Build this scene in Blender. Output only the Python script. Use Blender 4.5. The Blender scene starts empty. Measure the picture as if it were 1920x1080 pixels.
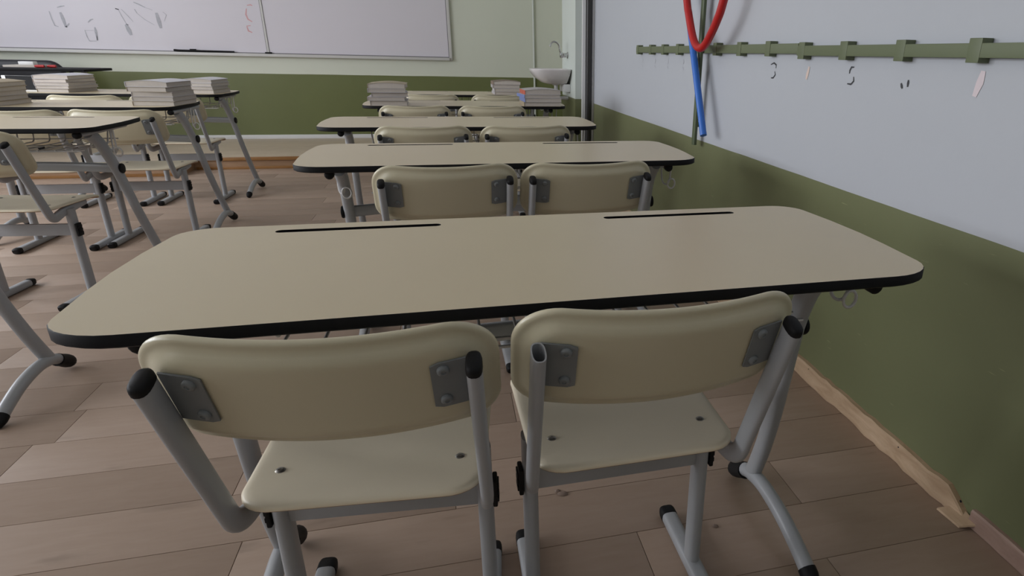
import bpy, bmesh, math, random
from mathutils import Vector, Matrix
random.seed(7)
PI = math.pi

# ------------------------------------------------------------------ camera
F_PX, CX, CY, CAM_H = 1138.0, 1145.5, 540.0, 1.094
def cam_rot(p, r, y):
    B = Matrix(((1,0,0),(0,0,-1),(0,1,0)))
    cy, sy = math.cos(y), math.sin(y); Ry = Matrix(((cy,sy,0),(-sy,cy,0),(0,0,1)))
    cp, sp = math.cos(p), math.sin(p); Rx = Matrix(((1,0,0),(0,cp,-sp),(0,sp,cp)))
    cr, sr = math.cos(r), math.sin(r); Rz = Matrix(((cr,-sr,0),(sr,cr,0),(0,0,1)))
    return Rz @ Rx @ B @ Ry
RC = cam_rot(math.radians(20.971), math.radians(1.425), math.radians(-14.964))
RCT = RC.transposed()
EYE = Vector((0, 0, CAM_H))
def ray(x, y): return RCT @ Vector(((x-CX)/F_PX, (y-CY)/F_PX, 1.0))
def at_x(x, y, X): w = ray(x, y); return EYE + w*(X/w.x)
def at_y(x, y, Y): w = ray(x, y); return EYE + w*(Y/w.y)
def at_z(x, y, Z): w = ray(x, y); return EYE + w*((Z-CAM_H)/w.z)

scn = bpy.context.scene
COL = scn.collection
cam_d = bpy.data.cameras.new('camera'); cam = bpy.data.objects.new('camera', cam_d); COL.objects.link(cam)
cam_d.sensor_fit = 'HORIZONTAL'; cam_d.sensor_width = 36.0; cam_d.lens = F_PX/1920*36.0
cam_d.shift_x = -(CX-960)/1920; cam_d.clip_start = 0.02; cam_d.clip_end = 100
M = RCT @ Matrix(((1,0,0),(0,-1,0),(0,0,-1)))
cam.matrix_world = Matrix.Translation(EYE) @ M.to_4x4()
scn.camera = cam

# ------------------------------------------------------------------ world, lights, exposure
vs = scn.view_settings
vs.view_transform = 'Standard'; vs.look = 'None'; vs.gamma = 1.0; vs.use_curve_mapping = False
vs.exposure = 0.0
world = bpy.data.worlds.new('world'); scn.world = world; world.use_nodes = True
bg = world.node_tree.nodes['Background']; bg.inputs[0].default_value = (0.74, 0.83, 1.0, 1); bg.inputs[1].default_value = 0.8

XL, XR, YB, YF, ZC = -5.0, 1.222, -2.4, 7.855, 3.1     # room shell
WIN = [(-1.3, 0.4), (1.0, 2.7), (3.3, 5.0), (5.6, 7.3)]
WZ0, WZ1 = 0.95, 2.60
WIN_POWER = [40, 116, 122, 34]
for (y0, y1), pw in zip(WIN, WIN_POWER):
    ld = bpy.data.lights.new('window_daylight', 'AREA'); ld.shape = 'RECTANGLE'
    ld.size = WZ1-WZ0; ld.size_y = y1-y0; ld.energy = pw; ld.color = (0.92, 0.945, 1.0)
    lo = bpy.data.objects.new('window_daylight', ld); COL.objects.link(lo)
    lo.location = (XL-0.22, (y0+y1)/2, (WZ0+WZ1)/2); lo.rotation_euler = (0, -PI/2, 0)

# ------------------------------------------------------------------ materials
def lin(c): return tuple(((v/255+0.055)/1.055)**2.4 if v/255 > 0.04045 else v/255/12.92 for v in c)
def new_mat(name):
    m = bpy.data.materials.new(name); m.use_nodes = True
    nt = m.node_tree; return m, nt, nt.nodes['Principled BSDF']
def mat(name, col, rough=0.5, metal=0.0, var=0.0, scale=6.0, bump=0.0, bscale=120.0, spec=0.5, rnd=0.0):
    m, nt, b = new_mat(name); N = nt.nodes; L = nt.links
    b.inputs['Roughness'].default_value = rough; b.inputs['Metallic'].default_value = metal
    b.inputs['Specular IOR Level'].default_value = spec
    b.inputs['Base Color'].default_value = (*col, 1)
    if var or rnd:
        tc = N.new('ShaderNodeTexCoord'); mx = N.new('ShaderNodeMix'); mx.data_type = 'RGBA'
        nz = N.new('ShaderNodeTexNoise'); nz.inputs['Scale'].default_value = scale; nz.inputs['Detail'].default_value = 5
        L.new(tc.outputs['Object'], nz.inputs['Vector'])
        mx.inputs[6].default_value = (*[c*(1-var) for c in col], 1); mx.inputs[7].default_value = (*[min(1, c*(1+var)) for c in col], 1)
        L.new(nz.outputs['Fac'], mx.inputs[0])
        out = mx.outputs[2]
        if rnd:
            oi = N.new('ShaderNodeObjectInfo'); mr = N.new('ShaderNodeMapRange'); mr.inputs[3].default_value = 1-rnd; mr.inputs[4].default_value = 1+rnd
            L.new(oi.outputs['Random'], mr.inputs[0])
            hs = N.new('ShaderNodeHueSaturation'); L.new(mr.outputs[0], hs.inputs['Value']); L.new(out, hs.inputs['Color']); out = hs.outputs[0]
        L.new(out, b.inputs['Base Color'])
    if bump:
        tc = N.new('ShaderNodeTexCoord'); nz = N.new('ShaderNodeTexNoise'); nz.inputs['Scale'].default_value = bscale; nz.inputs['Detail'].default_value = 3
        bp = N.new('ShaderNodeBump'); bp.inputs['Strength'].default_value = bump; bp.inputs['Distance'].default_value = 0.002
        L.new(tc.outputs['Object'], nz.inputs['Vector']); L.new(nz.outputs['Fac'], bp.inputs['Height']); L.new(bp.outputs[0], b.inputs['Normal'])
    return m

def wall_mat(name, lower, upper, zline, rough_low=0.35, rough_up=0.6):
    """two paints meeting at a hand-painted line, with scuffs"""
    m, nt, b = new_mat(name); N = nt.nodes; L = nt.links
    geo = N.new('ShaderNodeNewGeometry'); sp = N.new('ShaderNodeSeparateXYZ'); L.new(geo.outputs['Position'], sp.inputs[0])
    nz = N.new('ShaderNodeTexNoise'); nz.inputs['Scale'].default_value = 3.0; L.new(geo.outputs['Position'], nz.inputs['Vector'])
    wob = N.new('ShaderNodeMath'); wob.operation = 'MULTIPLY_ADD'; wob.inputs[1].default_value = 0.006; wob.inputs[2].default_value = zline-0.003
    L.new(nz.outputs['Fac'], wob.inputs[0])
    gt = N.new('ShaderNodeMath'); gt.operation = 'GREATER_THAN'; L.new(sp.outputs['Z'], gt.inputs[0]); L.new(wob.outputs[0], gt.inputs[1])
    def varied(c, v, sc):
        n2 = N.new('ShaderNodeTexNoise'); n2.inputs['Scale'].default_value = sc; n2.inputs['Detail'].default_value = 6; L.new(geo.outputs['Position'], n2.inputs['Vector'])
        mx = N.new('ShaderNodeMix'); mx.data_type = 'RGBA'; L.new(n2.outputs['Fac'], mx.inputs[0])
        mx.inputs[6].default_value = (*[k*(1-v) for k in c], 1); mx.inputs[7].default_value = (*[min(1, k*(1+v)) for k in c], 1)
        return mx.outputs[2]
    lo = varied(lower, 0.10, 2.2)
    # pale scratches on the glossy lower paint
    mp = N.new('ShaderNodeMapping'); mp.inputs['Scale'].default_value = (1, 5, 60); L.new(geo.outputs['Position'], mp.inputs[0])
    sc = N.new('ShaderNodeTexNoise'); sc.inputs['Scale'].default_value = 3; sc.inputs['Detail'].default_value = 2; L.new(mp.outputs[0], sc.inputs['Vector'])
    cr = N.new('ShaderNodeMapRange'); cr.inputs[1].default_value = 0.74; cr.inputs[2].default_value = 0.84; L.new(sc.outputs['Fac'], cr.inputs[0])
    ms = N.new('ShaderNodeMix'); ms.data_type = 'RGBA'; L.new(cr.outputs[0], ms.inputs[0]); L.new(lo, ms.inputs[6]); ms.inputs[7].default_value = (*[min(1, k*1.7+0.03) for k in lower], 1)
    up = varied(upper, 0.03, 1.3)
    mx = N.new('ShaderNodeMix'); mx.data_type = 'RGBA'; L.new(gt.outputs[0], mx.inputs[0]); L.new(ms.outputs[2], mx.inputs[6]); L.new(up, mx.inputs[7])
    L.new(mx.outputs[2], b.inputs['Base Color'])
    rr = N.new('ShaderNodeMapRange'); rr.inputs[3].default_value = rough_low; rr.inputs[4].default_value = rough_up
    L.new(gt.outputs[0], rr.inputs[0]); L.new(rr.outputs[0], b.inputs['Roughness'])
    bn = N.new('ShaderNodeTexNoise'); bn.inputs['Scale'].default_value = 55; L.new(geo.outputs['Position'], bn.inputs['Vector'])
    bp = N.new('ShaderNodeBump'); bp.inputs['Strength'].default_value = 0.05; bp.inputs['Distance'].default_value = 0.004
    L.new(bn.outputs['Fac'], bp.inputs['Height']); L.new(bp.outputs[0], b.inputs['Normal'])
    return m

def wood_mat(name, c0, c1, along=0, rough=0.45, rnd=0.08, stretch=14.0, sc=1.0, knots=True):
    """grain stretched along local axis `along`, shifted per object"""
    m, nt, b = new_mat(name); N = nt.nodes; L = nt.links
    tc = N.new('ShaderNodeTexCoord'); oi = N.new('ShaderNodeObjectInfo')
    geo = N.new('ShaderNodeNewGeometry')
    off = N.new('ShaderNodeVectorMath'); off.operation = 'SCALE'; off.inputs[0].default_value = (37, 23, 11); L.new(oi.outputs['Random'], off.inputs['Scale'])
    ad = N.new('ShaderNodeVectorMath'); ad.operation = 'ADD'; L.new(geo.outputs['Position'], ad.inputs[0]); L.new(off.outputs[0], ad.inputs[1])
    mp = N.new('ShaderNodeMapping'); s = [stretch*sc]*3; s[along] = 2.2*sc; mp.inputs['Scale'].default_value = s; L.new(ad.outputs[0], mp.inputs[0])
    nz = N.new('ShaderNodeTexNoise'); nz.inputs['Scale'].default_value = 3.0; nz.inputs['Detail'].default_value = 8; nz.inputs['Roughness'].default_value = 0.62; nz.inputs['Distortion'].default_value = 0.6
    L.new(mp.outputs[0], nz.inputs['Vector'])
    mr = N.new('ShaderNodeMapRange'); mr.inputs[1].default_value = 0.25; mr.inputs[2].default_value = 0.75; L.new(nz.outputs['Fac'], mr.inputs[0])
    mx = N.new('ShaderNodeMix'); mx.data_type = 'RGBA'; L.new(mr.outputs[0], mx.inputs[0]); mx.inputs[6].default_value = (*c0, 1); mx.inputs[7].default_value = (*c1, 1)
    out = mx.outputs[2]
    if knots:
        mp2 = N.new('ShaderNodeMapping'); s2 = [7.0]*3; s2[along] = 1.7; mp2.inputs['Scale'].default_value = s2; L.new(ad.outputs[0], mp2.inputs[0])
        n2 = N.new('ShaderNodeTexNoise'); n2.inputs['Scale'].default_value = 2.2; n2.inputs['Detail'].default_value = 4; L.new(mp2.outputs[0], n2.inputs['Vector'])
        k = N.new('ShaderNodeMapRange'); k.inputs[1].default_value = 0.66; k.inputs[2].default_value = 0.80; k.inputs[4].default_value = 0.45; L.new(n2.outputs['Fac'], k.inputs[0])
        m2 = N.new('ShaderNodeMix'); m2.data_type = 'RGBA'; L.new(k.outputs[0], m2.inputs[0]); L.new(out, m2.inputs[6]); m2.inputs[7].default_value = (*[v*0.45 for v in c0], 1)
        out = m2.outputs[2]
    vr = N.new('ShaderNodeMapRange'); vr.inputs[3].default_value = 1-rnd; vr.inputs[4].default_value = 1+rnd; L.new(oi.outputs['Random'], vr.inputs[0])
    hs = N.new('ShaderNodeHueSaturation'); L.new(vr.outputs[0], hs.inputs['Value']); L.new(out, hs.inputs['Color'])
    L.new(hs.outputs[0], b.inputs['Base Color']); b.inputs['Roughness'].default_value = rough
    bp = N.new('ShaderNodeBump'); bp.inputs['Strength'].default_value = 0.08; bp.inputs['Distance'].default_value = 0.002
    L.new(nz.outputs['Fac'], bp.inputs['Height']); L.new(bp.outputs[0], b.inputs['Normal'])
    return m

DADO = (0.178, 0.192, 0.098)
M_WALL_R = wall_mat('paint_right', DADO, (0.475, 0.495, 0.530), 0.705)
M_WALL_F = wall_mat('paint_front', (0.150, 0.170, 0.066), (0.665, 0.690, 0.590), 0.815)
M_WALL_N = wall_mat('paint_niche', DADO, (0.62, 0.67, 0.62), 0.722)
M_WALL_O = wall_mat('paint_other', DADO, (0.50, 0.51, 0.49), 0.705)
M_CEIL = mat('ceiling_white', (0.76, 0.75, 0.72), 0.8, var=0.02)
M_PLANK = wood_mat('plank_laminate', (0.362, 0.260, 0.194), (0.404, 0.299, 0.228), along=0, rough=0.52, rnd=0.006)
M_SUB = mat('floor_joint', (0.06, 0.045, 0.035), 0.9, var=0.1)
M_PODTOP = wood_mat('podium_top', (0.48, 0.38, 0.28), (0.60, 0.50, 0.39), along=0, rough=0.4, rnd=0.04)
M_PODRIS = wood_mat('podium_riser', (0.30, 0.18, 0.10), (0.40, 0.25, 0.15), along=0, rough=0.4, rnd=0.04)
M_PODNOSE = wood_mat('podium_nosing', (0.26, 0.12, 0.035), (0.34, 0.17, 0.055), along=0, rough=0.35, rnd=0.04)
M_BASE1 = wood_mat('raw_skirting', (0.36, 0.235, 0.135), (0.62, 0.45, 0.30), along=1, rough=0.75, rnd=0.03, stretch=9.0, knots=True)
M_BASE2 = wood_mat('pink_skirting', (0.27, 0.17, 0.13), (0.45, 0.31, 0.25), along=1, rough=0.6, rnd=0.03, stretch=9.0)
M_TOP = mat('desk_laminate', (0.640, 0.550, 0.385), 0.32, var=0.025, scale=7, bump=0.03, bscale=400)
M_EDGE = mat('black_edge', (0.008, 0.008, 0.009), 0.6, var=0.1, spec=0.15)
M_BLACK = mat('black_plastic', (0.010, 0.010, 0.011), 0.55, var=0.15, spec=0.2)
M_GREY = mat('grey_painted_steel', (0.375, 0.385, 0.400), 0.36, var=0.04, scale=9)
M_PLATE = mat('grey_bracket', (0.205, 0.220, 0.225), 0.45, var=0.06, scale=30)
M_STEEL = mat('zinc_screw', (0.42, 0.40, 0.37), 0.32, metal=0.9, var=0.1)
M_WIRE = mat('grey_wire', (0.62, 0.61, 0.59), 0.4, metal=0.0, var=0.05)
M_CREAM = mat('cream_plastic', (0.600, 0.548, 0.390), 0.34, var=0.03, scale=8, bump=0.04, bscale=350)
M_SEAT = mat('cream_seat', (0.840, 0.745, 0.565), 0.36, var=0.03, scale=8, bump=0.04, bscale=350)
M_PLY = mat('seat_plywood', (0.33, 0.19, 0.09), 0.6, var=0.15, scale=40)
M_OLIVE = mat('olive_paint', (0.130, 0.155, 0.082), 0.5, var=0.06)
M_POLE = mat('dark_olive_paint', (0.085, 0.110, 0.055), 0.5, var=0.06)
M_RED = mat('red_hose', (0.46, 0.012, 0.012), 0.38, var=0.05)
M_BLUE = mat('blue_tube', (0.035, 0.165, 0.60), 0.38, var=0.05)
M_WHITE = mat('white_enamel', (0.72, 0.72, 0.72), 0.3, var=0.02)
M_SINK = mat('sink_ceramic', (0.70, 0.66, 0.66), 0.18, var=0.02)
M_CHROME = mat('chrome', (0.55, 0.55, 0.55), 0.16, metal=1.0, var=0.02)
M_BOARD = mat('whiteboard_face', (0.70, 0.67, 0.72), 0.30, var=0.015, scale=2, spec=0.18)
M_ALU = mat('board_frame', (0.60, 0.59, 0.57), 0.4, var=0.03)
M_LINE = mat('board_gasket', (0.20, 0.19, 0.20), 0.5, var=0.05)
M_INKG = mat('grey_marker', (0.44, 0.44, 0.48), 0.6, var=0.2, scale=40)
M_INKK = mat('black_marker', (0.04, 0.04, 0.045), 0.6, var=0.2, scale=40)
M_INKR = mat('red_marker', (0.68, 0.38, 0.40), 0.6, var=0.1, scale=40)
M_INKO = mat('faded_orange_marker', (0.70, 0.56, 0.49), 0.6, var=0.05, scale=40)
M_INKP = mat('faded_pink_marker', (0.69, 0.60, 0.62), 0.6, var=0.05, scale=40)
M_PAGE = mat('page_edges', (0.56, 0.51, 0.46), 0.8, var=0.08, scale=60, rnd=0.10)
M_COVERS = [mat('cover_grey', (0.52, 0.49, 0.50), 0.5, var=0.06, rnd=0.1), mat('cover_white', (0.62, 0.62, 0.68), 0.35, var=0.04),
            mat('cover_tan', (0.38, 0.31, 0.21), 0.5, var=0.06, rnd=0.1), mat('cover_brown', (0.25, 0.18, 0.14), 0.5, var=0.06, rnd=0.1),
            mat('cover_blue', (0.16, 0.22, 0.48), 0.4, var=0.1), mat('cover_red', (0.50, 0.10, 0.06), 0.4, var=0.1)]
M_GASKET = mat('dark_seal', (0.03, 0.028, 0.027), 0.4, var=0.1)
M_LEATHER = mat('black_leather', (0.012, 0.012, 0.016), 0.4, var=0.2, bump=0.1)
M_CONDUIT = mat('white_conduit', (0.60, 0.63, 0.58), 0.5, var=0.02)
m, nt, b = new_mat('window_glass'); N = nt.nodes
tr = N.new('ShaderNodeBsdfTransparent'); gl = N.new('ShaderNodeBsdfGlossy'); gl.inputs['Roughness'].default_value = 0.02
mxs = N.new('ShaderNodeMixShader'); mxs.inputs[0].default_value = 0.06; nt.links.new(tr.outputs[0], mxs.inputs[1]); nt.links.new(gl.outputs[0], mxs.inputs[2])
nt.links.new(mxs.outputs[0], N['Material Output'].inputs[0]); M_GLASS = m

# ------------------------------------------------------------------ geometry helpers
class MB:
    """collects verts / faces; build() links ONE mesh object"""
    def __init__(s): s.v = []; s.f = []; s.mi = []
    def add(s, verts, faces, mi=0):
        o = len(s.v); s.v += [Vector(p) for p in verts]; s.f += [tuple(i+o for i in f) for f in faces]; s.mi += [mi]*len(faces); return s
    def box(s, lo, hi, mi=0, bev=0.0):
        x0, y0, z0 = lo; x1, y1, z1 = hi
        if bev <= 0:
            return s.add([(x0,y0,z0),(x1,y0,z0),(x1,y1,z0),(x0,y1,z0),(x0,y0,z1),(x1,y0,z1),(x1,y1,z1),(x0,y1,z1)],
                         [(0,3,2,1),(4,5,6,7),(0,1,5,4),(1,2,6,5),(2,3,7,6),(3,0,4,7)], mi)
        bm = bmesh.new(); bmesh.ops.create_cube(bm, size=1.0)
        for v in bm.verts: v.co = Vector(((x0+x1)/2+v.co.x*(x1-x0), (y0+y1)/2+v.co.y*(y1-y0), (z0+z1)/2+v.co.z*(z1-z0)))
        bmesh.ops.bevel(bm, geom=list(bm.edges), offset=bev, segments=2, affect='EDGES', profile=0.6)
        bm.verts.index_update(); s.add([v.co.copy() for v in bm.verts], [[v.index for v in f.verts] for f in bm.faces], mi); bm.free(); return s
    def rings(s, rings, cap0=True, cap1=True, mi=0, closed=True):
        n = len(rings[0]); vs_ = [p for r in rings for p in r]; fs = []
        for i in range(len(rings)-1):
            for k in range(n if closed else n-1):
                a, b_ = i*n+k, i*n+(k+1) % n; fs.append((a, b_, b_+n, a+n))
        if cap0: fs.append(tuple(range(n-1, -1, -1)))
        if cap1: fs.append(tuple((len(rings)-1)*n+k for k in range(n)))
        return s.add(vs_, fs, mi)
    def tube(s, path, a, b=None, seg=14, side=None, ex=2.0, cap0=True, cap1=True, mi=0, taper=None):
        s.rings(tube_rings(path, a, b, seg, side, ex, taper), cap0, cap1, mi); return s
    def xf(s, mtx): s.v = [mtx @ p for p in s.v]; return s
    def mesh(s, name, mats, smooth=40):
        me = bpy.data.meshes.new(name); me.from_pydata([tuple(p) for p in s.v], [], s.f)
        if not isinstance(mats, (list, tuple)): mats = [mats]
        for m_ in mats: me.materials.append(m_)
        if len(mats) > 1: me.polygons.foreach_set('material_index', s.mi)
        bm = bmesh.new(); bm.from_mesh(me); bmesh.ops.recalc_face_normals(bm, faces=bm.faces); bm.to_mesh(me); bm.free()
        if smooth: me.shade_smooth(); me.set_sharp_from_angle(angle=math.radians(smooth))
        me.update(); return me
    def build(s, name, mats, parent=None, smooth=40): return link(name, s.mesh(name, mats, smooth), parent)

def link(name, me, parent=None, loc=None):
    o = bpy.data.objects.new(name, me); COL.objects.link(o)
    if parent: o.parent = parent
    if loc is not None: o.location = loc
    return o
def tube_rings(path, a, b=None, seg=14, side=None, ex=2.0, taper=None):
    path = [Vector(p) for p in path]; b = a if b is None else b; out = []; prev = None
    for i, p in enumerate(path):
        t = (path[min(i+1, len(path)-1)]-path[max(i-1, 0)]).normalized()
        if side is not None: u = Vector(side); u = (u-t*u.dot(t)).normalized()
        else:
            if prev is None: prev = Vector((0,0,1)) if abs(t.z) < 0.9 else Vector((1,0,0))
            u = (prev-t*prev.dot(t)).normalized(); prev = u
        w = t.cross(u); k = taper[i] if taper else 1.0; ring = []
        for j in range(seg):
            an = 2*PI*j/seg; c, sn = math.cos(an), math.sin(an)
            e = 2/ex; cu = math.copysign(abs(c)**e, c); cw = math.copysign(abs(sn)**e, sn)
            ring.append(p+u*(a*k*cu)+w*(b*k*cw))
        out.append(ring)
    return out
def fillet(pts, r, n=7):
    pts = [Vector(p) for p in pts]; out = [pts[0]]
    for i in range(1, len(pts)-1):
        rr = r[i-1] if isinstance(r, (list, tuple)) else r
        a, p, c = pts[i-1], pts[i], pts[i+1]; d0 = (a-p).normalized(); d1 = (c-p).normalized()
        ang = d0.angle(d1); t = min(rr/math.tan(ang/2), (a-p).length*0.49, (c-p).length*0.49)
        q0, q1 = p+d0*t, p+d1*t
        for k in range(n+1):
            s = k/n; out.append(q0*(1-s)**2+p*2*s*(1-s)+q1*s*s)
    out.append(pts[-1]); return out
def spline(pts, n=6):
    pts = [Vector(p) for p in pts]; out = []
    for i in range(len(pts)-1):
        p0, p1, p2, p3 = pts[max(i-1,0)], pts[i], pts[i+1], pts[min(i+2, len(pts)-1)]
        for k in range(n):
            t = k/n; out.append(0.5*((2*p1)+(p2-p0)*t+(2*p0-5*p1+4*p2-p3)*t*t+(3*p1-p0-3*p2+p3)*t**3))
    out.append(pts[-1]); return out
def cyl(mb, p0, p1, r, seg=14, mi=0): return mb.tube([p0, p1], r, seg=seg, mi=mi)
def disc_stack(center, axis, prof, seg=16):
    """lathe about axis: prof = [(radius, height)]"""
    ax = Vector(axis).normalized(); u = ax.orthogonal().normalized(); w = ax.cross(u); c = Vector(center)
    return [[c+ax*h+(u*math.cos(2*PI*j/seg)+w*math.sin(2*PI*j/seg))*r for j in range(seg)] for r, h in prof]

def thing(name, label, cat, loc=(0,0,0), rz=0.0, group=None):
    o = bpy.data.objects.new(name, None); COL.objects.link(o); o.empty_display_size = 0.1
    o.location = loc; o.rotation_euler = (0, 0, rz); tag(o, label, cat, group); return o
def tag(o, label=None, cat=None, group=None, kind=None):
    if label: o['label'] = label
    if cat: o['category'] = cat
    if group: o['group'] = group
    if kind: o['kind'] = kind
    return o
def struct(o, label=None): return tag(o, label, None, None, 'structure')
def copy_tree(o, parent=None):
    c = o.copy(); COL.objects.link(c); c.parent = parent
    for ch in list(o.children): copy_tree(ch, c)
    return c

# ================================================================== THE SETTING
# ---- floor: sub-floor plus every laminate plank
floor = MB().box((XL, YB, -0.06), (XR, YF, -0.010)).build('floor', M_SUB, smooth=0)
struct(floor, 'pale wood laminate floor laid in planks across the room')
PITCH, PLEN, Y_REF = 0.1812, 1.376, 0.940
row_start = {0: 0.381, 1: -0.539, 2: -0.048, 3: -0.611, 4: -1.230}   # joints read off the photograph
plank_mesh = {}
def plank_me(L_, W_):
    k = (round(L_, 3), round(W_, 3))
    if k not in plank_mesh:
        plank_mesh[k] = MB().box((0.0007, 0.0007, -0.010), (L_-0.0007, W_-0.0007, 0.0), bev=0.0012).mesh('plank', M_PLANK, 30)
    return plank_mesh[k]
r0 = int(math.floor((YB-Y_REF)/PITCH))
for r in range(r0, 32):
    y0 = Y_REF+r*PITCH; y1 = y0+PITCH
    ya, yb = max(y0, YB), min(y1, 6.5)
    if yb-ya < 0.02: continue
    xs = row_start.get(r, random.uniform(0, PLEN))
    while xs > XL: xs -= PLEN
    while xs < XR:
        xa, xb = max(xs, XL), min(xs+PLEN, XR)
        if xb-xa > 0.02: link('plank', plank_me(xb-xa, yb-ya), floor, (xa, ya, 0))
        xs += PLEN

# ---- walls
PX, PYA, PYB, XN = 1.118, 5.585, 6.23, 1.56          # pier and the niche behind it
def slab(name, lo, hi, m_, label): return struct(MB().box(lo, hi).build(name, m_, smooth=0), label)
T = 0.2
slab('wall_front', (XL-T, YF, -0.06), (XR+0.7, YF+T, ZC), M_WALL_F, 'front wall, olive green below and pale green above')
wall_right = slab('wall_right', (XR, YB-T, -0.06), (XR+T, PYA, ZC), M_WALL_R, 'right wall, olive green below and white above')
slab('wall_back', (XL-T, YB-T, -0.06), (XR, YB, ZC), M_WALL_O, 'rear wall behind the desks')
slab('ceiling', (XL-T, YB-T, ZC), (XN+T, YF+T, ZC+0.1), M_CEIL, 'white ceiling')
mb = MB(); ys = [YB]+[v for w in WIN for v in w]+[YF]
for i in range(0, len(ys), 2): mb.box((XL-T, ys[i], -0.06), (XL, ys[i+1], ZC))
for y0, y1 in WIN:
    mb.box((XL-T, y0, -0.06), (XL, y1, WZ0)); mb.box((XL-T, y0, WZ1), (XL, y1, ZC))
struct(mb.build('wall_left', M_WALL_O, smooth=0), 'left wall with four tall windows')
for i, (y0, y1) in enumerate(WIN):
    w = MB(); f = 0.05; xa, xb = XL-0.13, XL-0.07
    w.box((xa, y0, WZ0), (xb, y1, WZ0+f)); w.box((xa, y0, WZ1-f), (xb, y1, WZ1)); w.box((xa, y0, WZ0+f), (xb, y0+f, WZ1-f)); w.box((xa, y1-f, WZ0+f), (xb, y1, WZ1-f))
    ym = (y0+y1)/2; w.box((xa, ym-0.03, WZ0+f), (xb, ym+0.03, WZ1-f))
    wo = struct(w.build('window_%d' % (i+1), M_WHITE, smooth=0), 'white framed two-pane window in the left wall')
    for ya, yb in ((y0+f, ym-0.03), (ym+0.03, y1-f)):
        MB().box((XL-0.103, ya, WZ0+f), (XL-0.097, yb, WZ1-f)).build('pane', M_GLASS, wo, smooth=0)
    MB().box((XL-0.07, y0-0.03, WZ0-0.03), (XL+0.12, y1+0.03, WZ0), bev=0.004).build('window_sill', M_WHITE, wo)

# ---- pier beside the wash basin, with the sealed wall joint in front of it
slab('wall_niche', (XN, PYB, -0.06), (XN+T, YF, ZC), M_WALL_F, 'side wall of the niche behind the pier')
struct(MB().box((PX, PYA, -0.01), (XN+T, PYB, ZC-0.001)).build('wall_pier', M_WALL_N, smooth=0), 'shallow wall pier carrying the wash basin')
tr1 = MB(); tr1.box((1.122, 5.30, 0.0), (1.148, 5.335, ZC-0.001)); tr1.box((1.204, 5.30, 0.0), (1.2215, 5.335, ZC-0.001)); tr1.box((1.148, 5.322, 0.0), (1.204, 5.335, ZC-0.001))
t1 = struct(tr1.build('trim_1', M_WHITE, smooth=0), 'white upright channel on the right wall before the wash basin')
pst = MB(); pst.tube([(1.176, 5.300, 0.0), (1.176, 5.300, ZC-0.002)], 0.024, 0.021, seg=14, side=(1,0,0), ex=3.0); pst.build('dark_pole', M_GASKET, t1)

# ---- podium along the front wall
PZ = 0.111
struct(MB().box((XL, 6.5, -0.06), (XN, YF, PZ-0.012)).box((XR, PYB, -0.06), (XN, 6.5, PZ-0.012)).box((XL, 6.2, -0.009), (-2.33, 6.5, PZ-0.012)).build('floor_podium', M_PODRIS, smooth=0), 'low wooden podium along the front wall')
pod = bpy.data.objects['floor_podium']
def board_row(x0, x1, y0, y1, n, L_):
    for k in range(n):
        ya, yb = y0+(y1-y0)*k/n, y0+(y1-y0)*(k+1)/n; x = x0-random.uniform(0, L_)
        while x < x1:
            a, c = max(x, x0), min(x+L_, x1)
            if c-a > 0.03: MB().box((a+0.0008, ya+0.0008, PZ-0.012), (c-0.0008, yb-0.0008, PZ)).build('podium_plank', M_PODTOP, pod, smooth=0)
            x += L_
board_row(XL, XN, 6.5, YF, 7, 1.4); board_row(XL, -2.33, 6.2, 6.5, 2, 1.4)
def nosing(x0, x1, y):
    MB().box((x0, y-0.016, PZ-0.030), (x1, y+0.002, PZ+0.002), bev=0.003).build('step_nosing', M_PODNOSE, pod)
    MB().box((x0, y-0.010, 0.0), (x1, y+0.001, 0.026), bev=0.002).build('base_strip', M_PODNOSE, pod)
nosing(-2.31, XN, 6.5); nosing(XL, -2.33, 6.2)
MB().box((-2.331, 6.19, PZ-0.030), (-2.314, 6.5, PZ+0.002), bev=0.003).build('step_nosing', M_PODNOSE, pod)
struct(MB().box((XL, YF-0.014, PZ), (XN, YF, PZ+0.045), bev=0.003).build('baseboard_front', M_WHITE), 'pale baseboard at the foot of the front wall')
struct(MB().box((XL, YB, 0.0), (XR, YB+0.014, 0.07), bev=0.003).build('baseboard_back', M_BASE2), 'wooden baseboard at the rear wall')
struct(MB().box((XL, YB, 0.0), (XL+0.014, 6.19, 0.07), bev=0.003).build('baseboard_left', M_BASE2), 'wooden baseboard under the windows')

# ---- broken raw-wood baseboard on the right wall
def ragged_board(name, y0, y1, z1, th, m_, label, rag, seed, notch=None):
    rnd = random.Random(seed); n = int((y1-y0)/0.035); mb = MB(); prof = []
    for i in range(n+1):
        y = y0+(y1-y0)*i/n; k = rag*rnd.random()**2
        zt = z1-0.25*k; tb = th*(1-0.35*rnd.random())          # ragged front lip
        if notch and y < y0+notch: zt = z1*(0.25+0.75*(y-y0)/notch)+rnd.uniform(-0.003, 0.003)
        prof.append((y, zt, tb, k))
    rings = [[Vector((XR, y, 0.001)), Vector((XR-tb, y, 0.001)), Vector((XR-tb, y, zt*0.32)), Vector((XR-th*0.72+k*0.1, y, zt*0.55)), Vector((XR-th*0.66, y, zt*0.9)), Vector((XR-th*0.5, y, zt)), Vector((XR, y, zt))] for y, zt, tb, k in prof]
    mb.rings(rings); return mb.build(name, m_, smooth=25)
bb = ragged_board('baseboard_right', 0.965, 5.29, 0.062, 0.030, M_BASE1, '', 0.030, 3, notch=0.06)
struct(bb, 'splintered raw wood baseboard strip on the right wall')
b2 = ragged_board('baseboard_right', YB+0.02, 0.955, 0.050, 0.020, M_BASE2, '', 0.020, 9)
struct(b2, 'lower pinkish baseboard strip below the broken raw one')
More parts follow.
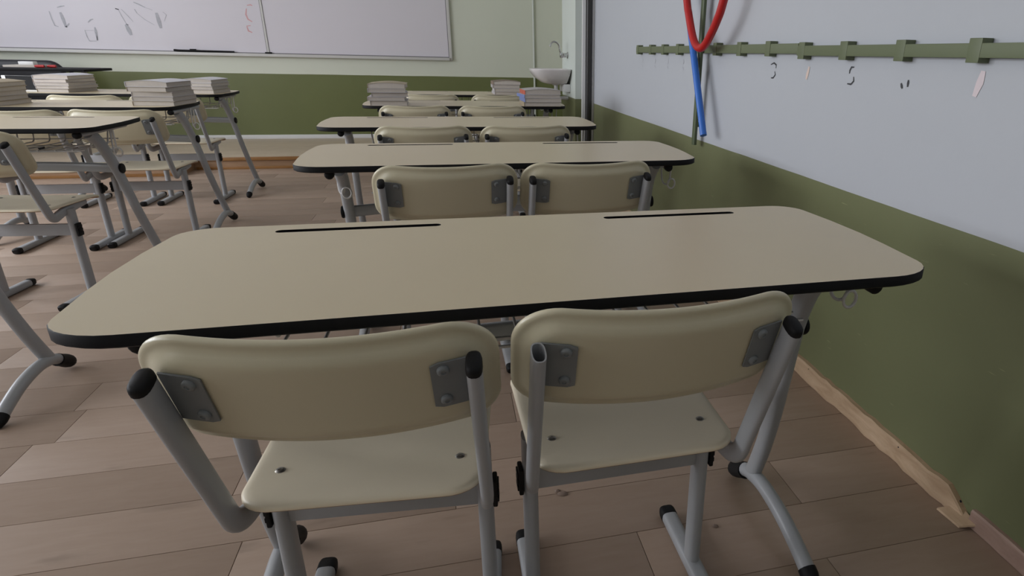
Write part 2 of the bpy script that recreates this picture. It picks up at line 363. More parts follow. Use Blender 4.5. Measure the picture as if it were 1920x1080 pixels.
for py in (1.70, 1.22, 0.985):
    nb = MB(); nb.rings(disc_stack((XR-0.0185, py, 0.050), (-1, 0, 0), [(0.0035, 0), (0.0035, 0.001), (0.002, 0.0016)], 10)); nb.build('nail_head', M_BLACK, bb)
chip = MB(); c0 = [(XR-0.004, 1.00, 0.02), (XR-0.05, 1.02, 0.001), (XR-0.045, 0.95, 0.001), (XR-0.012, 0.93, 0.016)]
chip.add([Vector(p) for p in c0]+[Vector(p)+Vector((0.002, 0, 0.005)) for p in c0], [(0,1,2,3),(4,7,6,5),(0,4,5,1),(1,5,6,2),(2,6,7,3),(3,7,4,0)]); chip.build('splinter', M_BASE1, bb, smooth=0)

# ---- handwriting left on the right wall (faded marker)
def stroke(pts, w, m_, parent, name, axis='x', off=0.0012):
    """flat marker stroke on a wall: axis x = right wall, y = front wall / board"""
    P = [Vector(p) for p in pts]; mb = MB(); nrm = Vector((-1,0,0)) if axis == 'x' else Vector((0,-1,0)); L_ = []; R_ = []
    for i, p in enumerate(P):
        t = (P[min(i+1, len(P)-1)]-P[max(i-1, 0)]).normalized(); s_ = t.cross(nrm).normalized()*w*0.5
        ww = 1.0 if 0 < i < len(P)-1 else 0.6
        L_.append(p+s_*ww+nrm*off); R_.append(p-s_*ww+nrm*off)
    n = len(P); mb.add(L_+R_, [(i, i+1, n+i+1, n+i) for i in range(n-1)]); return mb.build(name, m_, parent, smooth=0)
def wr(px, w, m_, name='handwritten_mark'): stroke([at_x(x, y, XR) for x, y in px], w, m_, wall_right, name)
wr([(1446,121),(1452,118),(1456,122),(1455,128)], 0.006, M_INKK, 'handwritten_three'); wr([(1453,134),(1454,140),(1450,146),(1446,146)], 0.006, M_INKK, 'handwritten_three')
wr([(1602,126),(1597,126),(1594,132),(1593,138)], 0.006, M_INKK, 'handwritten_five'); wr([(1601,144),(1601,152),(1596,158),(1589,157)], 0.006, M_INKK, 'handwritten_five')
wr([(1690,156),(1691,162),(1692,166)], 0.008, M_INKK); wr([(1704,150),(1703,156),(1702,163)], 0.008, M_INKK)
wr([(1518,125),(1514,140),(1512,149)], 0.016, M_INKO); wr([(1845,133),(1838,155),(1827,181)], 0.022, M_INKP)
for i, x in enumerate((1204.5, 1228, 1252, 1281)):
    wr([(x+1,109+i),(x+1.5,113+i),(x,118+i)], 0.006, M_INKG); wr([(x-0.5,121+i*1.5),(x+1,126+i*1.5)], 0.006, M_INKG)

# ================================================================== MATHS AXES ON THE RIGHT WALL
BAR_Z = 1.126
ax = thing('coordinate_axis', 'olive horizontal number line with tick blocks mounted on the right wall', 'number line', (XR, 2.2, BAR_Z))
def rel(mb, root): return mb.xf(Matrix.Translation(-Vector(root.location)))
rel(MB().box((XR-0.030, 2.03, BAR_Z-0.012), (XR-0.008, 3.985, BAR_Z+0.022), bev=0.002), ax).build('axis_bar', M_OLIVE, ax)
rel(MB().box((XR-0.031, 0.3, BAR_Z-0.018), (XR-0.009, 2.032, BAR_Z+0.014), bev=0.002), ax).build('axis_bar', M_OLIVE, ax)
for i, ty in enumerate((3.953, 3.695, 3.467, 3.231, 2.742, 2.494, 2.246, 2.004, 1.762, 1.506, 1.252, 1.0, 0.75, 0.5)):
    zc = BAR_Z+(0.005 if ty > 2.03 else -0.002); h = 0.027
    rel(MB().box((XR-0.032, ty-0.019, zc-h), (XR-0.0008, ty+0.019, zc+h), bev=0.0015), ax).build('tick_block', M_OLIVE, ax)
va, vb = at_x(1301, 271, XR-0.042), at_x(1320.5, 0, XR-0.042); vc = vb+(vb-va)*1.6
vy = thing('vertical_axis', 'dark olive upright rod crossing the number line', 'rod', tuple(va))
rel(MB().tube([va, vb, vc], 0.0095, 0.018, seg=12, side=(1,0,0), ex=3.5), vy).build('rod', M_POLE, vy)
for fz in (0.15, 2.0):
    c_ = va+(vb-va)*fz; rel(MB().box((XR-0.034, c_.y-0.012, c_.z-0.012), (XR-0.0008, c_.y+0.012, c_.z+0.012), bev=0.002), vy).build('wall_clip', M_POLE, vy)
XB = XR-0.075
bl0, bl1 = at_x(1319, 254, XB), at_x(1288, 0, XB); d = bl1-bl0
blp = [bl0, bl0+d*0.5, bl1, bl0+d*1.9]
bt = thing('blue_graph_line', 'straight blue tube slanting across the upright rod on the wall', 'tube', tuple(bl0))
rel(MB().tube(blp, 0.016, seg=14), bt).build('tube', M_BLUE, bt)
rel(MB().tube([bl0+d*1.6, Vector((XR-0.0008, (bl0+d*1.6).y, (bl0+d*1.6).z))], 0.008, seg=8), bt).build('wall_peg', M_POLE, bt)
rel(MB().tube([bl0+d*1.15, Vector((XR-0.0008, (bl0+d*1.15).y, (bl0+d*1.15).z))], 0.006, seg=8), bt).build('wall_peg', M_POLE, bt)
XC = XR-0.104
vz = at_x(1311, 92, XC)
pr = [at_x(x, y, XC) for x, y in ((1288,0),(1291,24),(1297,60),(1303,81),(1311,90),(1320,86),(1331,68),(1345,37),(1357,0))]
d0 = pr[0]-pr[1]; d1 = pr[-1]-pr[-2]
pr = [pr[0]+d0*12+Vector((0,0,0.25)), pr[0]+d0*5+Vector((0,0,0.06))]+pr+[pr[-1]+d1*3+Vector((0,0,0.08)), pr[-1]+d1*7+Vector((0,0,0.30))]
rp = thing('red_parabola', 'red bent tube forming a parabola over the number line', 'tube', tuple(vz))
rel(MB().tube(spline(pr, 6), 0.0175, seg=14), rp).build('tube', M_RED, rp)
for q in (pr[1], pr[-2]):
    rel(MB().tube([q, Vector((XR-0.0008, q.y, q.z))], 0.007, seg=8), rp).build('wall_peg', M_POLE, rp)

# ================================================================== WHITEBOARD
WBX0, WBX1, WBZ0, WBZ1 = -4.75, 0.10, 0.992, 2.25; DIVX = -1.85
wb = thing('whiteboard', 'long two-panel whiteboard with pale frame on the front wall', 'whiteboard', ((WBX0+WBX1)/2, YF, WBZ0))
rel(MB().box((WBX0+0.03, YF-0.020, WBZ0+0.04), (DIVX-0.012, YF, WBZ1-0.03)), wb).build('board_panel', M_BOARD, wb, smooth=0)
rel(MB().box((DIVX+0.012, YF-0.020, WBZ0+0.04), (WBX1-0.03, YF, WBZ1-0.03)), wb).build('board_panel', M_BOARD, wb, smooth=0)
rel(MB().box((DIVX-0.010, YF-0.026, WBZ0+0.035), (DIVX+0.010, YF-0.001, WBZ1-0.02)), wb).build('divider', M_ALU, wb, smooth=0)
for sx in (-0.0145, 0.0115): rel(MB().box((DIVX+sx, YF-0.0225, WBZ0+0.04), (DIVX+sx+0.003, YF-0.001, WBZ1-0.03)), wb).build('divider_seam', M_LINE, wb, smooth=0)
rel(MB().box((WBX0, YF-0.032, WBZ1-0.035), (WBX1, YF, WBZ1), bev=0.003), wb).build('frame_rail', M_ALU, wb)
rel(MB().box((WBX1-0.032, YF-0.032, WBZ0), (WBX1, YF, WBZ1-0.034), bev=0.003), wb).build('frame_rail', M_ALU, wb)
rel(MB().box((WBX0, YF-0.032, WBZ0), (WBX0+0.032, YF, WBZ1-0.034), bev=0.003), wb).build('frame_rail', M_ALU, wb)
rel(MB().box((WBX0+0.03, YF-0.060, WBZ0), (WBX1-0.031, YF, WBZ0+0.030), bev=0.003), wb).build('pen_tray', M_ALU, wb)
rel(MB().box((WBX0+0.03, YF-0.0225, WBZ0+0.030), (WBX1-0.031, YF-0.001, WBZ0+0.040)), wb).build('lower_seam', M_LINE, wb, smooth=0)
rel(MB().box((WBX1-0.040, YF-0.0225, WBZ0+0.04), (WBX1-0.032, YF-0.001, WBZ1-0.04)), wb).build('side_seam', M_LINE, wb, smooth=0)
rel(MB().box((DIVX-0.03, YF-0.045, WBZ0+0.030), (DIVX+0.035, YF-0.012, WBZ0+0.048), bev=0.004), wb).build('board_clip', M_BLACK, wb)
YB_ = YF-0.020
def bd(px, w, m_, name='drawn_line'):
    o = stroke([at_y(x, y, YB_)-Vector(wb.location) for x, y in px], w, m_, wb, name, 'y', 0.0015)
bd([(92,21),(97,35),(103,48),(110,50)], 0.010, M_INKG); bd([(107,14),(114,12),(121,11)], 0.012, M_INKG); bd([(113,23),(118,35),(124,51)], 0.030, M_INKG); bd([(124,51),(130,44)], 0.02, M_INKG)
bd([(165,42),(170,37),(175,36)], 0.012, M_INKG); bd([(159,56),(163,68),(168,77),(181,77)], 0.007, M_INKG); bd([(160,57),(176,57)], 0.005, M_INKG); bd([(178,51),(180,60),(183,76)], 0.022, M_INKG); bd([(180,60),(183,75)], 0.012, M_INKK)
bd([(216,16),(223,18)], 0.014, M_INKK); bd([(222,18),(228,30),(238,46)], 0.006, M_INKG); bd([(227,17),(240,30),(250,41)], 0.006, M_INKG); bd([(236,46),(242,57),(246,66)], 0.040, M_INKG); bd([(236,45),(241,47)], 0.010, M_INKK)
bd([(250,4),(260,8),(272,14)], 0.012, M_INKG); bd([(252,17),(257,25)], 0.012, M_INKG); bd([(257,25),(272,37),(290,47)], 0.005, M_INKG); bd([(272,14),(286,19)], 0.005, M_INKG); bd([(293,24),(298,40),(302,53)], 0.038, M_INKG); bd([(305,22),(312,28),(308,40)], 0.005, M_INKG)
bd([(463,10),(470,9),(473,11)], 0.012, M_INKR); bd([(462,16),(461,27),(465,36),(473,41)], 0.014, M_INKR); bd([(462,49),(470,48)], 0.012, M_INKR); bd([(463,50),(466,58),(473,61)], 0.016, M_INKR)
stk0, stk1 = at_y(327, 98.5, YF-0.05), at_y(440, 101, YF-0.05); zst = WBZ0+0.030+0.0125
stk = thing('board_pointer', 'black stick lying on the whiteboard pen tray', 'pointer', (stk0.x, YF-0.048, zst))
rel(MB().tube([(stk0.x, YF-0.048, zst+0.004), (stk0.x+0.05, YF-0.048, zst), (stk1.x, YF-0.048, zst)], 0.0115, seg=10, taper=[1.0,1.0,0.75]), stk).build('shaft', M_BLACK, stk)
rel(MB().box((stk0.x+0.15, YF-0.058, zst+0.008), (stk0.x+0.21, YF-0.040, zst+0.020), bev=0.004), stk).build('grip', M_BLACK, stk)

# ---- conduit on the front wall
cnd = MB().tube([(1.062, YF-0.012, PZ+0.05), (1.062, YF-0.012, ZC-0.01)], 0.012, seg=10).build('wall_conduit', M_CONDUIT)
tag(cnd, 'thin white conduit running up the front wall beside the basin', 'conduit')

# ================================================================== WASH BASIN
SY, SZ = 5.93, 0.965
sk = thing('wash_basin', 'small white ceramic wash basin fixed to the wall pier', 'sink', (PX, SY, SZ))
def basin():
    mb = MB(); n = 28; L_ = 0.355; W_ = 0.44; rings = []
    def ring(s, z, sh=0.0):
        out = []
        for k in range(n):
            a = 2*PI*k/n; c, s_ = math.cos(a), math.sin(a)
            ex = 0.62
            e2 = ex if c > 0 else 0.16
            x = -L_/2+sh-(L_/2*s)*math.copysign(abs(c)**(ex if c > 0 else 0.5), c); y = (W_/2*s)*math.copysign(abs(s_)**e2, s_)
            out.append(Vector((min(x, -0.0005), y, z)))
        return out
    outer = [ring(0.42, -0.135, 0.06), ring(0.62, -0.120, 0.04), ring(0.84, -0.075, 0.012), ring(0.97, -0.030), ring(1.0, -0.008), ring(0.985, 0.0)]
    inner = [ring(0.90, -0.004), ring(0.86, -0.018), ring(0.72, -0.070, 0.01), ring(0.45, -0.105, 0.02), ring(0.1, -0.115, 0.02)]
    mb.rings(outer+inner); return mb
basin().build('bowl', M_SINK, sk, smooth=35)
MB().tube(fillet([(-0.115, 0, -0.12), (-0.115, 0, -0.26), (-0.001, 0, -0.26)], 0.05), 0.018, seg=12).build('waste_pipe', M_WHITE, sk)
MB().rings(disc_stack((-0.12, 0, -0.145), (0,0,1), [(0.026, 0), (0.034, 0.008), (0.034, 0.022), (0.028, 0.03)], 16)).build('waste_trap', M_WHITE, sk)
MB().box((-0.06, -0.12, -0.20), (-0.0005, 0.12, -0.13), bev=0.006).build('bracket', M_WHITE, sk)
tp = thing('wall_tap', 'chrome gooseneck tap on the pier above the wash basin', 'tap', (PX, SY, 1.085))
MB().rings(disc_stack((-0.0005, 0, 0), (-1,0,0), [(0.030, 0), (0.030, 0.006), (0.020, 0.010), (0.020, 0.045), (0.026, 0.050), (0.026, 0.070), (0.016, 0.076)], 18)).build('tap_body', M_CHROME, tp)
MB().tube(spline([(-0.055, 0, 0.0), (-0.075, 0, 0.035), (-0.085, 0, 0.085), (-0.115, 0, 0.112), (-0.150, 0, 0.105), (-0.168, 0, 0.070)], 6), 0.0085, seg=10).build('spout', M_CHROME, tp)
MB().tube([(-0.045, -0.018, 0.0), (-0.05, -0.05, 0.005)], 0.006, seg=8).build('lever', M_CHROME, tp)

# ================================================================== DESKS
DW, DD, TH = 0.692, 0.262, 0.020           # half width, half depth, top thickness
def desk_outline(inset=0.0, n=7):
    W, D = DW-inset, DD-inset
    def arc(cx, cy, rx, ry, a0, a1): return [Vector((cx+rx*math.cos(a0+(a1-a0)*k/n), cy+ry*math.sin(a0+(a1-a0)*k/n), 0)) for k in range(n+1)]
    rf, rr = 0.105-inset*0.5, 0.070-inset*0.5
    pts = arc(W-0.012-rf*0.95, -D+rf*0.72, rf*0.95, rf*0.72, -PI/2, -0.08)
    pts += [Vector((W-0.003, -0.08, 0)), Vector((W, 0.0, 0)), Vector((W-0.003, 0.10, 0))]
    pts += arc(W-0.012-rr, D-rr*0.9, rr, rr*0.9, 0.1, PI/2)
    return pts+[Vector((-p.x, p.y, 0)) for p in reversed(pts)]
def groove_outline(cx, w=0.160, h=0.0100, n=6):
    pts = [Vector((cx+w-h+h*math.cos(-PI/2+PI*k/n), 0.212+h*math.sin(-PI/2+PI*k/n), 0)) for k in range(n+1)]
    return pts+[Vector((cx-w+h+h*math.cos(PI/2+PI*k/n), 0.212+h*math.sin(PI/2+PI*k/n), 0)) for k in range(n+1)]
GX = (-0.340, 0.335)
def top_mesh():
    bm = bmesh.new(); loops = [desk_outline(0.0012)]+[groove_outline(g) for g in GX]; edges = []
    for lp in loops:
        vs_ = [bm.verts.new(p) for p in lp]; edges += [bm.edges.new((vs_[i], vs_[(i+1) % len(vs_)])) for i in range(len(vs_))]
    bmesh.ops.triangle_fill(bm, edges=edges, use_beauty=True, use_dissolve=False)
    # keep only faces outside the grooves
    kill = [f for f in bm.faces if any(abs(f.calc_center_median().y-0.212) < 0.0098 and abs(f.calc_center_median().x-g) < 0.158 and all(abs(v.co.y-0.212) < 0.0102 and abs(v.co.x-g) < 0.161 for v in f.verts) for g in GX)]
    bmesh.ops.delete(bm, geom=kill, context='FACES')
    for f in bm.faces:
        if f.normal.z < 0: f.normal_flip()
    bm.verts.index_update(); V = [v.co.copy() for v in bm.verts]; Fs = [tuple(v.index for v in f.verts) for f in bm.faces]; bm.free()
    mb = MB(); mb.add(V, Fs); me = bpy.data.meshes.new('tabletop'); me.from_pydata([tuple(p) for p in V], [], Fs); me.materials.append(M_TOP)
    return me
ME_TOP = top_mesh()
o0, o1 = desk_outline(0.0), desk_outline(0.0012)
z = lambda L_, h: [Vector((p.x, p.y, h)) for p in L_]
ME_EDGE = MB().rings([z(o1, 0.0), z(o0, -0.0015), z(o0, -TH+0.003), z(desk_outline(0.004), -TH)], cap0=False, cap1=True).mesh('edge_band', M_EDGE, 50)
ME_GRV = [MB().rings([z(groove_outline(g), 0.0), z(groove_outline(g), -0.006), z(groove_outline(g, 0.158, 0.007), -0.008)], cap0=False, cap1=True).mesh('pen_groove', M_EDGE, 40) for g in GX]
LEGX = 0.560
def leg_meshes(h, splay):
    dz = h-0.75; out = {}; BZ = 0.545+dz
    base = [(0.090, 0.070), (0.052, 0.19), (0.022, 0.33), (0.002, 0.47), (-0.014, 0.57+dz*0.5), (-0.050, 0.660+dz), (-0.105, 0.716+dz)]
    fx = lambda z_: splay*(z_-0.07)/(h-0.10)
    for s in (-1, 1):
        pth = spline([(-s*fx(z_), y_, z_) for y_, z_ in base], 5)
        out['leg', s] = MB().tube(pth, 0.0165, 0.0235, seg=16, side=(1,0,0), ex=2.4, taper=[1.0]*12+[1.0+0.012*k for k in range(len(pth)-12)]).mesh('leg', M_GREY, 50)
    out['barx'] = fx(BZ); out['barz'] = BZ; out['railx'] = splay-0.012
    ft = spline([(0, -0.205, 0.022), (0, -0.150, 0.046), (0, -0.070, 0.072), (0, 0.020, 0.084), (0, 0.090, 0.076), (0, 0.135, 0.056), (0, 0.150, 0.044)], 5)
    out['foot'] = MB().tube(ft, 0.0185, 0.0185, seg=16, side=(1,0,0)).mesh('foot', M_GREY, 50)
    fc = spline([(0, 0.122, 0.060), (0, 0.150, 0.043), (0, 0.178, 0.026), (0, 0.190, 0.021)], 3)
    out['rear_cap'] = MB().tube(fc, 0.0225, 0.0225, seg=14, side=(1,0,0), taper=[1, 1, 1, 1.04, 1.06, 1.06, 1.0, 0.92, 0.80, 0.6]).mesh('foot_cap', M_BLACK, 50)
    nc = [(0, -0.190, 0.029), (0, -0.205, 0.022), (0, -0.222, 0.0135), (0, -0.228, 0.011)]
    out['front_cap'] = MB().tube(nc, 0.0205, 0.0205, seg=14, side=(1,0,0), taper=[1, 1, 0.72, 0.4]).mesh('foot_cap', M_BLACK, 50)
    out['rail'] = MB().tube([(0, -0.215, h-TH-0.012), (0, 0.20, h-TH-0.012)], 0.0115, seg=14).mesh('top_rail', M_GREY, 50)
    out['plug'] = MB().rings(disc_stack((0, -0.212, h-TH-0.0125), (0,-1,0), [(0.0145, -0.004), (0.0145, 0.012), (0.010, 0.017)], 14)).mesh('rail_plug', M_BLACK, 50)
    out['bolt'] = MB().rings(disc_stack((0, 0, 0), (1,0,0), [(0.021, 0), (0.023, 0.005), (0.021, 0.010), (0.012, 0.012)], 16)).mesh('bar_cap', M_BLACK, 50)
    hb = LEGX-fx(BZ)
    cb = [Vector((hb*t, -0.004+0.100*(1-t*t), BZ)) for t in [k/10-1 for k in range(21)]]
    out['bar'] = MB().tube(cb, 0.011, 0.021, seg=12, side=(0,1,0), ex=3.5).mesh('cross_bar', M_GREY, 50)
    # wire basket
    zt = h-TH-0.004; zb = zt-0.078; mw = []
    for k in range(15):
        x = -0.43+k*0.0614
        mw.append(MB().tube(fillet([(x, -0.195, zb+0.006), (x, 0.145, zb), (x, 0.165, zt)], 0.02, 4), 0.0027, seg=6).mesh('basket_wire', M_WIRE, 60))
    for y_, z_ in ((-0.190, zb+0.006), (-0.155, zb+0.005), (0.02, zb+0.0025), (0.150, zb+0.016)):
        mw.append(MB().tube([(-0.455, y_, z_-0.005), (0.455, y_, z_-0.005)], 0.0032, seg=6).mesh('basket_wire', M_WIRE, 60))
    for s in (-1, 1):
        mw.append(MB().tube(fillet([(s*0.452, -0.06, zt), (s*0.447, -0.085, zb), (s*0.447, 0.06, zb-0.003), (s*0.452, 0.09, zt)], 0.015, 4), 0.0036, seg=6).mesh('basket_wire', M_WIRE, 60))
    out['wires'] = mw
    p = [(0, -0.03, zt), (0, -0.040, zt-0.070), (0.004, -0.050, zt-0.098), (0.016, -0.062, zt-0.102), (0.024, -0.068, zt-0.080), (0.028, -0.070, zt-0.004)]
    wire = MB().tube(spline(p, 5), 0.0036, seg=8)
    wire.tube([(0.030+0.015*math.cos(a), -0.072, zt-0.098+0.019*math.sin(a)) for a in [2*PI*k/16 for k in range(17)]], 0.0034, seg=8)
    out['hook'] = wire.mesh('bag_hook', M_WIRE, 60)
    return out
LEGSETS = {}
def make_desk(label, x, y, h=0.75, rz=0.0, top_dx=0.0, splay=0.0, group='double school desks'):
    k = (h, splay)
    if k not in LEGSETS: LEGSETS[k] = leg_meshes(h, splay)
    S = LEGSETS[k]; t = thing('school_desk', label, 'desk', (x, y, 0), rz, group)
    tp_ = link('tabletop', ME_TOP, t, (top_dx, 0, h)); tag(tp_, 'pale greige laminate top')
    tag(link('edge_band', ME_EDGE, t, (top_dx, 0, h)), 'black rubber edge')
    for g in ME_GRV: link('pen_groove', g, t, (top_dx, 0, h))
    for s in (-1, 1):
        lg = link('leg', S['leg', s], t, (s*LEGX, 0, 0))
        ft = link('foot', S['foot'], t, (s*LEGX, 0, 0)); link('foot_cap', S['rear_cap'], ft); link('foot_cap', S['front_cap'], ft)
        rl = link('top_rail', S['rail'], t, (s*(LEGX-S['railx']), 0, 0)); link('rail_plug', S['plug'], rl)
        c = link('bar_cap', S['bolt'], lg, (s*(0.0165-S['barx']), -0.006, S['barz'])); c.rotation_euler = (0, 0, 0 if s > 0 else PI)
        link('bag_hook', S['hook'], t, (s*(LEGX-splay)+(0.050 if s > 0 else -0.020), 0, 0))
    link('cross_bar', S['bar'], t)
    bk = link('basket', S['wires'][0], t)
    for wme in S['wires'][1:]: link('basket_wire', wme, bk)
    return t
make_desk('large double desk in the foreground, nearest of the right row', 0.151, 1.088)
make_desk('second double desk from the front edge of the photo in the right row', 0.194, 2.315)
make_desk('third double desk of the right row, its top empty', 0.075, 3.397)
make_desk('double desk of the right row carrying two book stacks at its ends', 0.138, 4.646)
make_desk('farthest double desk of the right row beside the wash basin', 0.200, 5.82)
HL = 0.765
def left_desk(label, foot_x, edge_x, y): make_desk(label, foot_x-LEGX, y, HL, top_dx=edge_x-(foot_x-LEGX)-DW, splay=0.10)
left_desk('empty double desk of the left row with its right end in view', -1.405, -1.415, 3.26)
left_desk('double desk of the left row with book stacks, second from the podium', -1.430, -1.490, 4.29)
left_desk('double desk of the left row closest to the podium', -1.527, -1.565, 5.39)
left_desk('left row desk of which only an arched foot shows at the photo edge', -1.374, -1.470, 2.178)

# ================================================================== CHAIRS
TILT = math.atan2(0.110, 0.325); ct, st = math.cos(TILT), math.sin(TILT)
BK0 = Vector((0, -0.233, 0.674))          # point on the tube line level with the panel middle
def panel(x, v, n_): # v up along the tilted tubes, n forward
    return Vector((x, BK0.y - v*st + n_*ct, BK0.z + v*ct + n_*st))
def curve_n(x): return -0.003+0.78*x*x
def sdf_rr(x, y, hx, hy, r):
    qx, qy = abs(x)-hx+r, abs(y)-hy+r
    return math.hypot(max(qx, 0), max(qy, 0))+min(max(qx, qy), 0)-r
def grid_shell(hx, hy, rt, rb, prof_b, prof_f, place, nx=30, ny=16):
    """closed moulded shell: prof_* give depth from distance to the rim"""
    us = [math.sin((i/nx-0.5)*PI*0.98)/math.sin(PI*0.49) for i in range(nx+1)]
    vs_ = [math.sin((j/ny-0.5)*PI*0.98)/math.sin(PI*0.49) for j in range(ny+1)]
    def ext(x, r, sgn):
        a = abs(x)-(hx-r); return sgn*(hy-r+math.sqrt(max(r*r-max(a, 0)**2, 0)))
    mb = MB(); B = []; Fr = []
    for u in us:
        x = u*hx; t_, b_ = ext(x, rt, 1), ext(x, rb, -1)
        for w in vs_:
            y = b_+(t_-b_)*(w+1)/2; r = rt if y > 0 else rb
            d_ = max(0.0, -sdf_rr(x, y, hx, hy, r))
            B.append(place(x, y, -prof_b(d_))); Fr.append(place(x, y, prof_f(d_)))
    n = ny+1; N_ = len(B); fs = []
    for i in range(nx):
        for j in range(ny):
            a = i*n+j; fs.append((a, a+1, a+n+1, a+n)); fs.append((N_+a, N_+a+n, N_+a+n+1, N_+a+1))
    rim = [(0, j) for j in range(ny)]+[(i, ny) for i in range(nx)]+[(nx, j) for j in range(ny, 0, -1)]+[(i, 0) for i in range(nx, 0, -1)]
    ids = [i*n+j for i, j in rim]
    for k in range(len(ids)): a, c = ids[k], ids[(k+1) % len(ids)]; fs.append((a, N_+a, N_+c, c))
    mb.add(B+Fr, fs); return mb
def sm(d_, w): t = min(d_/w, 1.0); return math.sqrt(max(0.0, 1-(1-t)**2))
def ss(t): t = max(0.0, min(1.0, t)); return t*t*(3-2*t)
bp_b = lambda d_: 0.0015+0.0045*sm(d_, 0.006)+0.0130*ss((d_-0.010)/0.022)
bp_f = lambda d_: 0.0015+0.0045*sm(d_, 0.006)
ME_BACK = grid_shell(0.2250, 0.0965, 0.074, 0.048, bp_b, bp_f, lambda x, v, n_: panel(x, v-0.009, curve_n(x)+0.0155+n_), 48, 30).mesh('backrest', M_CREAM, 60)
SEAT_Z = 0.436
def seat_place(x, y, n_):
    yy = y+0.036; k = (yy+0.15)/0.375
    xx = x*(0.965+0.05*k)
    dish = -0.006*math.cos(min(abs(x)/0.18, 1)*PI/2)*math.sin(max(0, min(1, k))*PI)
    fr = -0.020*max(0, (k-0.78)/0.22)**2; rl = 0.004*max(0, (0.25-k)/0.25)**2
    return Vector((xx, yy, SEAT_Z-0.006+n_+dish+fr+rl))
seat_mb = grid_shell(0.1955, 0.1875, 0.045, 0.060, lambda d_: 0.0035+0.003*sm(d_, 0.006), lambda d_: 0.001+0.006*sm(d_, 0.011), seat_place, 26, 26)
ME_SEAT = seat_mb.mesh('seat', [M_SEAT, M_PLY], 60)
for p in ME_SEAT.polygons:
    if p.normal.z < -0.3: p.material_index = 1
TX = 0.1935
RX = 0.022
TP = {s: fillet([(0, -0.2500, 0.714), (0, -0.128, 0.387), (-s*RX, -0.030, 0.398), (-s*RX, 0.125, 0.418)], [0.050, 0.08], 9) for s in (-1, 1)}
tube_path = TP[-1]
ME_CT = {s: MB().tube(TP[s], 0.0105, 0.0190, seg=18, side=(1,0,0), ex=2.7).mesh('back_tube', M_GREY, 50) for s in (-1, 1)}
tr_ = tube_rings(tube_path, 0.0105, 0.0190, 18, (1,0,0), 2.7)
tin = tube_rings(tube_path[:1]+[Vector(tube_path[0])+(Vector(tube_path[1])-Vector(tube_path[0])).normalized()*0.05]+tube_path[1:2], 0.0085, 0.0168, 18, (1,0,0), 2.7)
om = MB(); om.rings(tr_, cap0=False, cap1=True); om.rings([tr_[0], tin[0], tin[1]], cap0=False, cap1=True); ME_CT_OPEN = om.mesh('back_tube', M_GREY, 50)
tdir = (Vector(tube_path[0])-Vector(tube_path[1])).normalized(); p0 = Vector(tube_path[0])
ME_CAP = MB().tube([p0-tdir*0.003, p0+tdir*0.004, p0+tdir*0.009, p0+tdir*0.0115], 0.0112, 0.0197, seg=18, side=(1,0,0), ex=2.7, taper=[1, 1, 0.93, 0.7]).mesh('tube_cap', M_BLACK, 50)
ME_CLEG = MB().tube([(0, 0.005, 0.408), (0, 0.0, 0.030)], 0.0150, 0.0225, seg=16, side=(1,0,0), ex=2.6).mesh('leg', M_GREY, 50)
ME_CFOOT = MB().tube([(0, -0.195, 0.0165), (0, 0.155, 0.0165)], 0.0190, 0.0155, seg=18, side=(1,0,0), ex=3.2).mesh('foot', M_GREY, 50)
def fcap(y, s): return MB().tube([(0, y-s*0.012, 0.0165), (0, y+s*0.006, 0.0165), (0, y+s*0.014, 0.0158), (0, y+s*0.018, 0.0145)], 0.0200, 0.0162, seg=18, side=(1,0,0), ex=3.2, taper=[1, 1, 0.92, 0.72]).mesh('foot_cap', M_BLACK, 50)
ME_FC = [fcap(0.155, 1), fcap(-0.195, -1)]
ME_CBAR = MB().box((-0.172, -0.008, 0.288), (0.172, 0.008, 0.340), bev=0.003).mesh('cross_bar', M_GREY, 40)
sc_ = MB().box((0.0, -0.017, -0.029), (0.009, 0.017, 0.029), bev=0.003)
for k in range(3): sc_.box((0.008, -0.013, -0.020+k*0.015), (0.012, 0.013, -0.010+k*0.015), bev=0.001)
ME_SIDE = sc_.mesh('height_cap', M_BLACK, 40)
def plate(s):
    mb = MB(); xs = [0.136, 0.147, 0.160, 0.172, TX-0.006]; vv = [-0.046, -0.040, 0.034, 0.040]; P = []; Q = []
    for i, x in enumerate(xs):
        for j, v in enumerate(vv):
            vin = v*(0.9 if i == 0 else 1.0); base = curve_n(x)-0.0035-0.001
            P.append(panel(s*x, vin, base)); Q.append(panel(s*x, vin, base-0.0030))
    n = 4; N_ = len(P); fs = []
    for i in range(4):
        for j in range(3): a = i*n+j; fs += [(a, a+1, a+n+1, a+n), (N_+a, N_+a+n, N_+a+n+1, N_+a+1)]
    rim = [j for j in range(4)]+[i*4+3 for i in range(1, 5)]+[16+j for j in (2, 1, 0)]+[i*4 for i in (3, 2, 1)]
    for k in range(len(rim)): a, c = rim[k], rim[(k+1) % len(rim)]; fs.append((a, N_+a, N_+c, c))
    mb.add(P+Q, fs); return mb.mesh('bracket_plate', M_PLATE, 30)
ME_PLATE = {s: plate(s) for s in (-1, 1)}
def pbolt(s, v):
    c = panel(s*0.152, v, curve_n(0.152)-0.0078); ax_ = Vector((s*0.24, -ct, -st)).normalized()
    return MB().rings(disc_stack(c, ax_, [(0.0085, -0.001), (0.0085, 0.003), (0.0060, 0.0055), (0.0035, 0.0056), (0.0030, 0.004)], 14)).mesh('bolt', M_PLATE, 45)
ME_BOLT = {(s, v): pbolt(s, v) for s in (-1, 1) for v in (-0.030, 0.027)}
ME_SCREW = MB().rings(disc_stack((0, 0, 0), (0,0,1), [(0.0085, -0.001), (0.0085, 0.0012), (0.006, 0.0032), (0.003, 0.0034), (0.0028, 0.0022)], 16)).mesh('seat_screw', M_STEEL, 45)
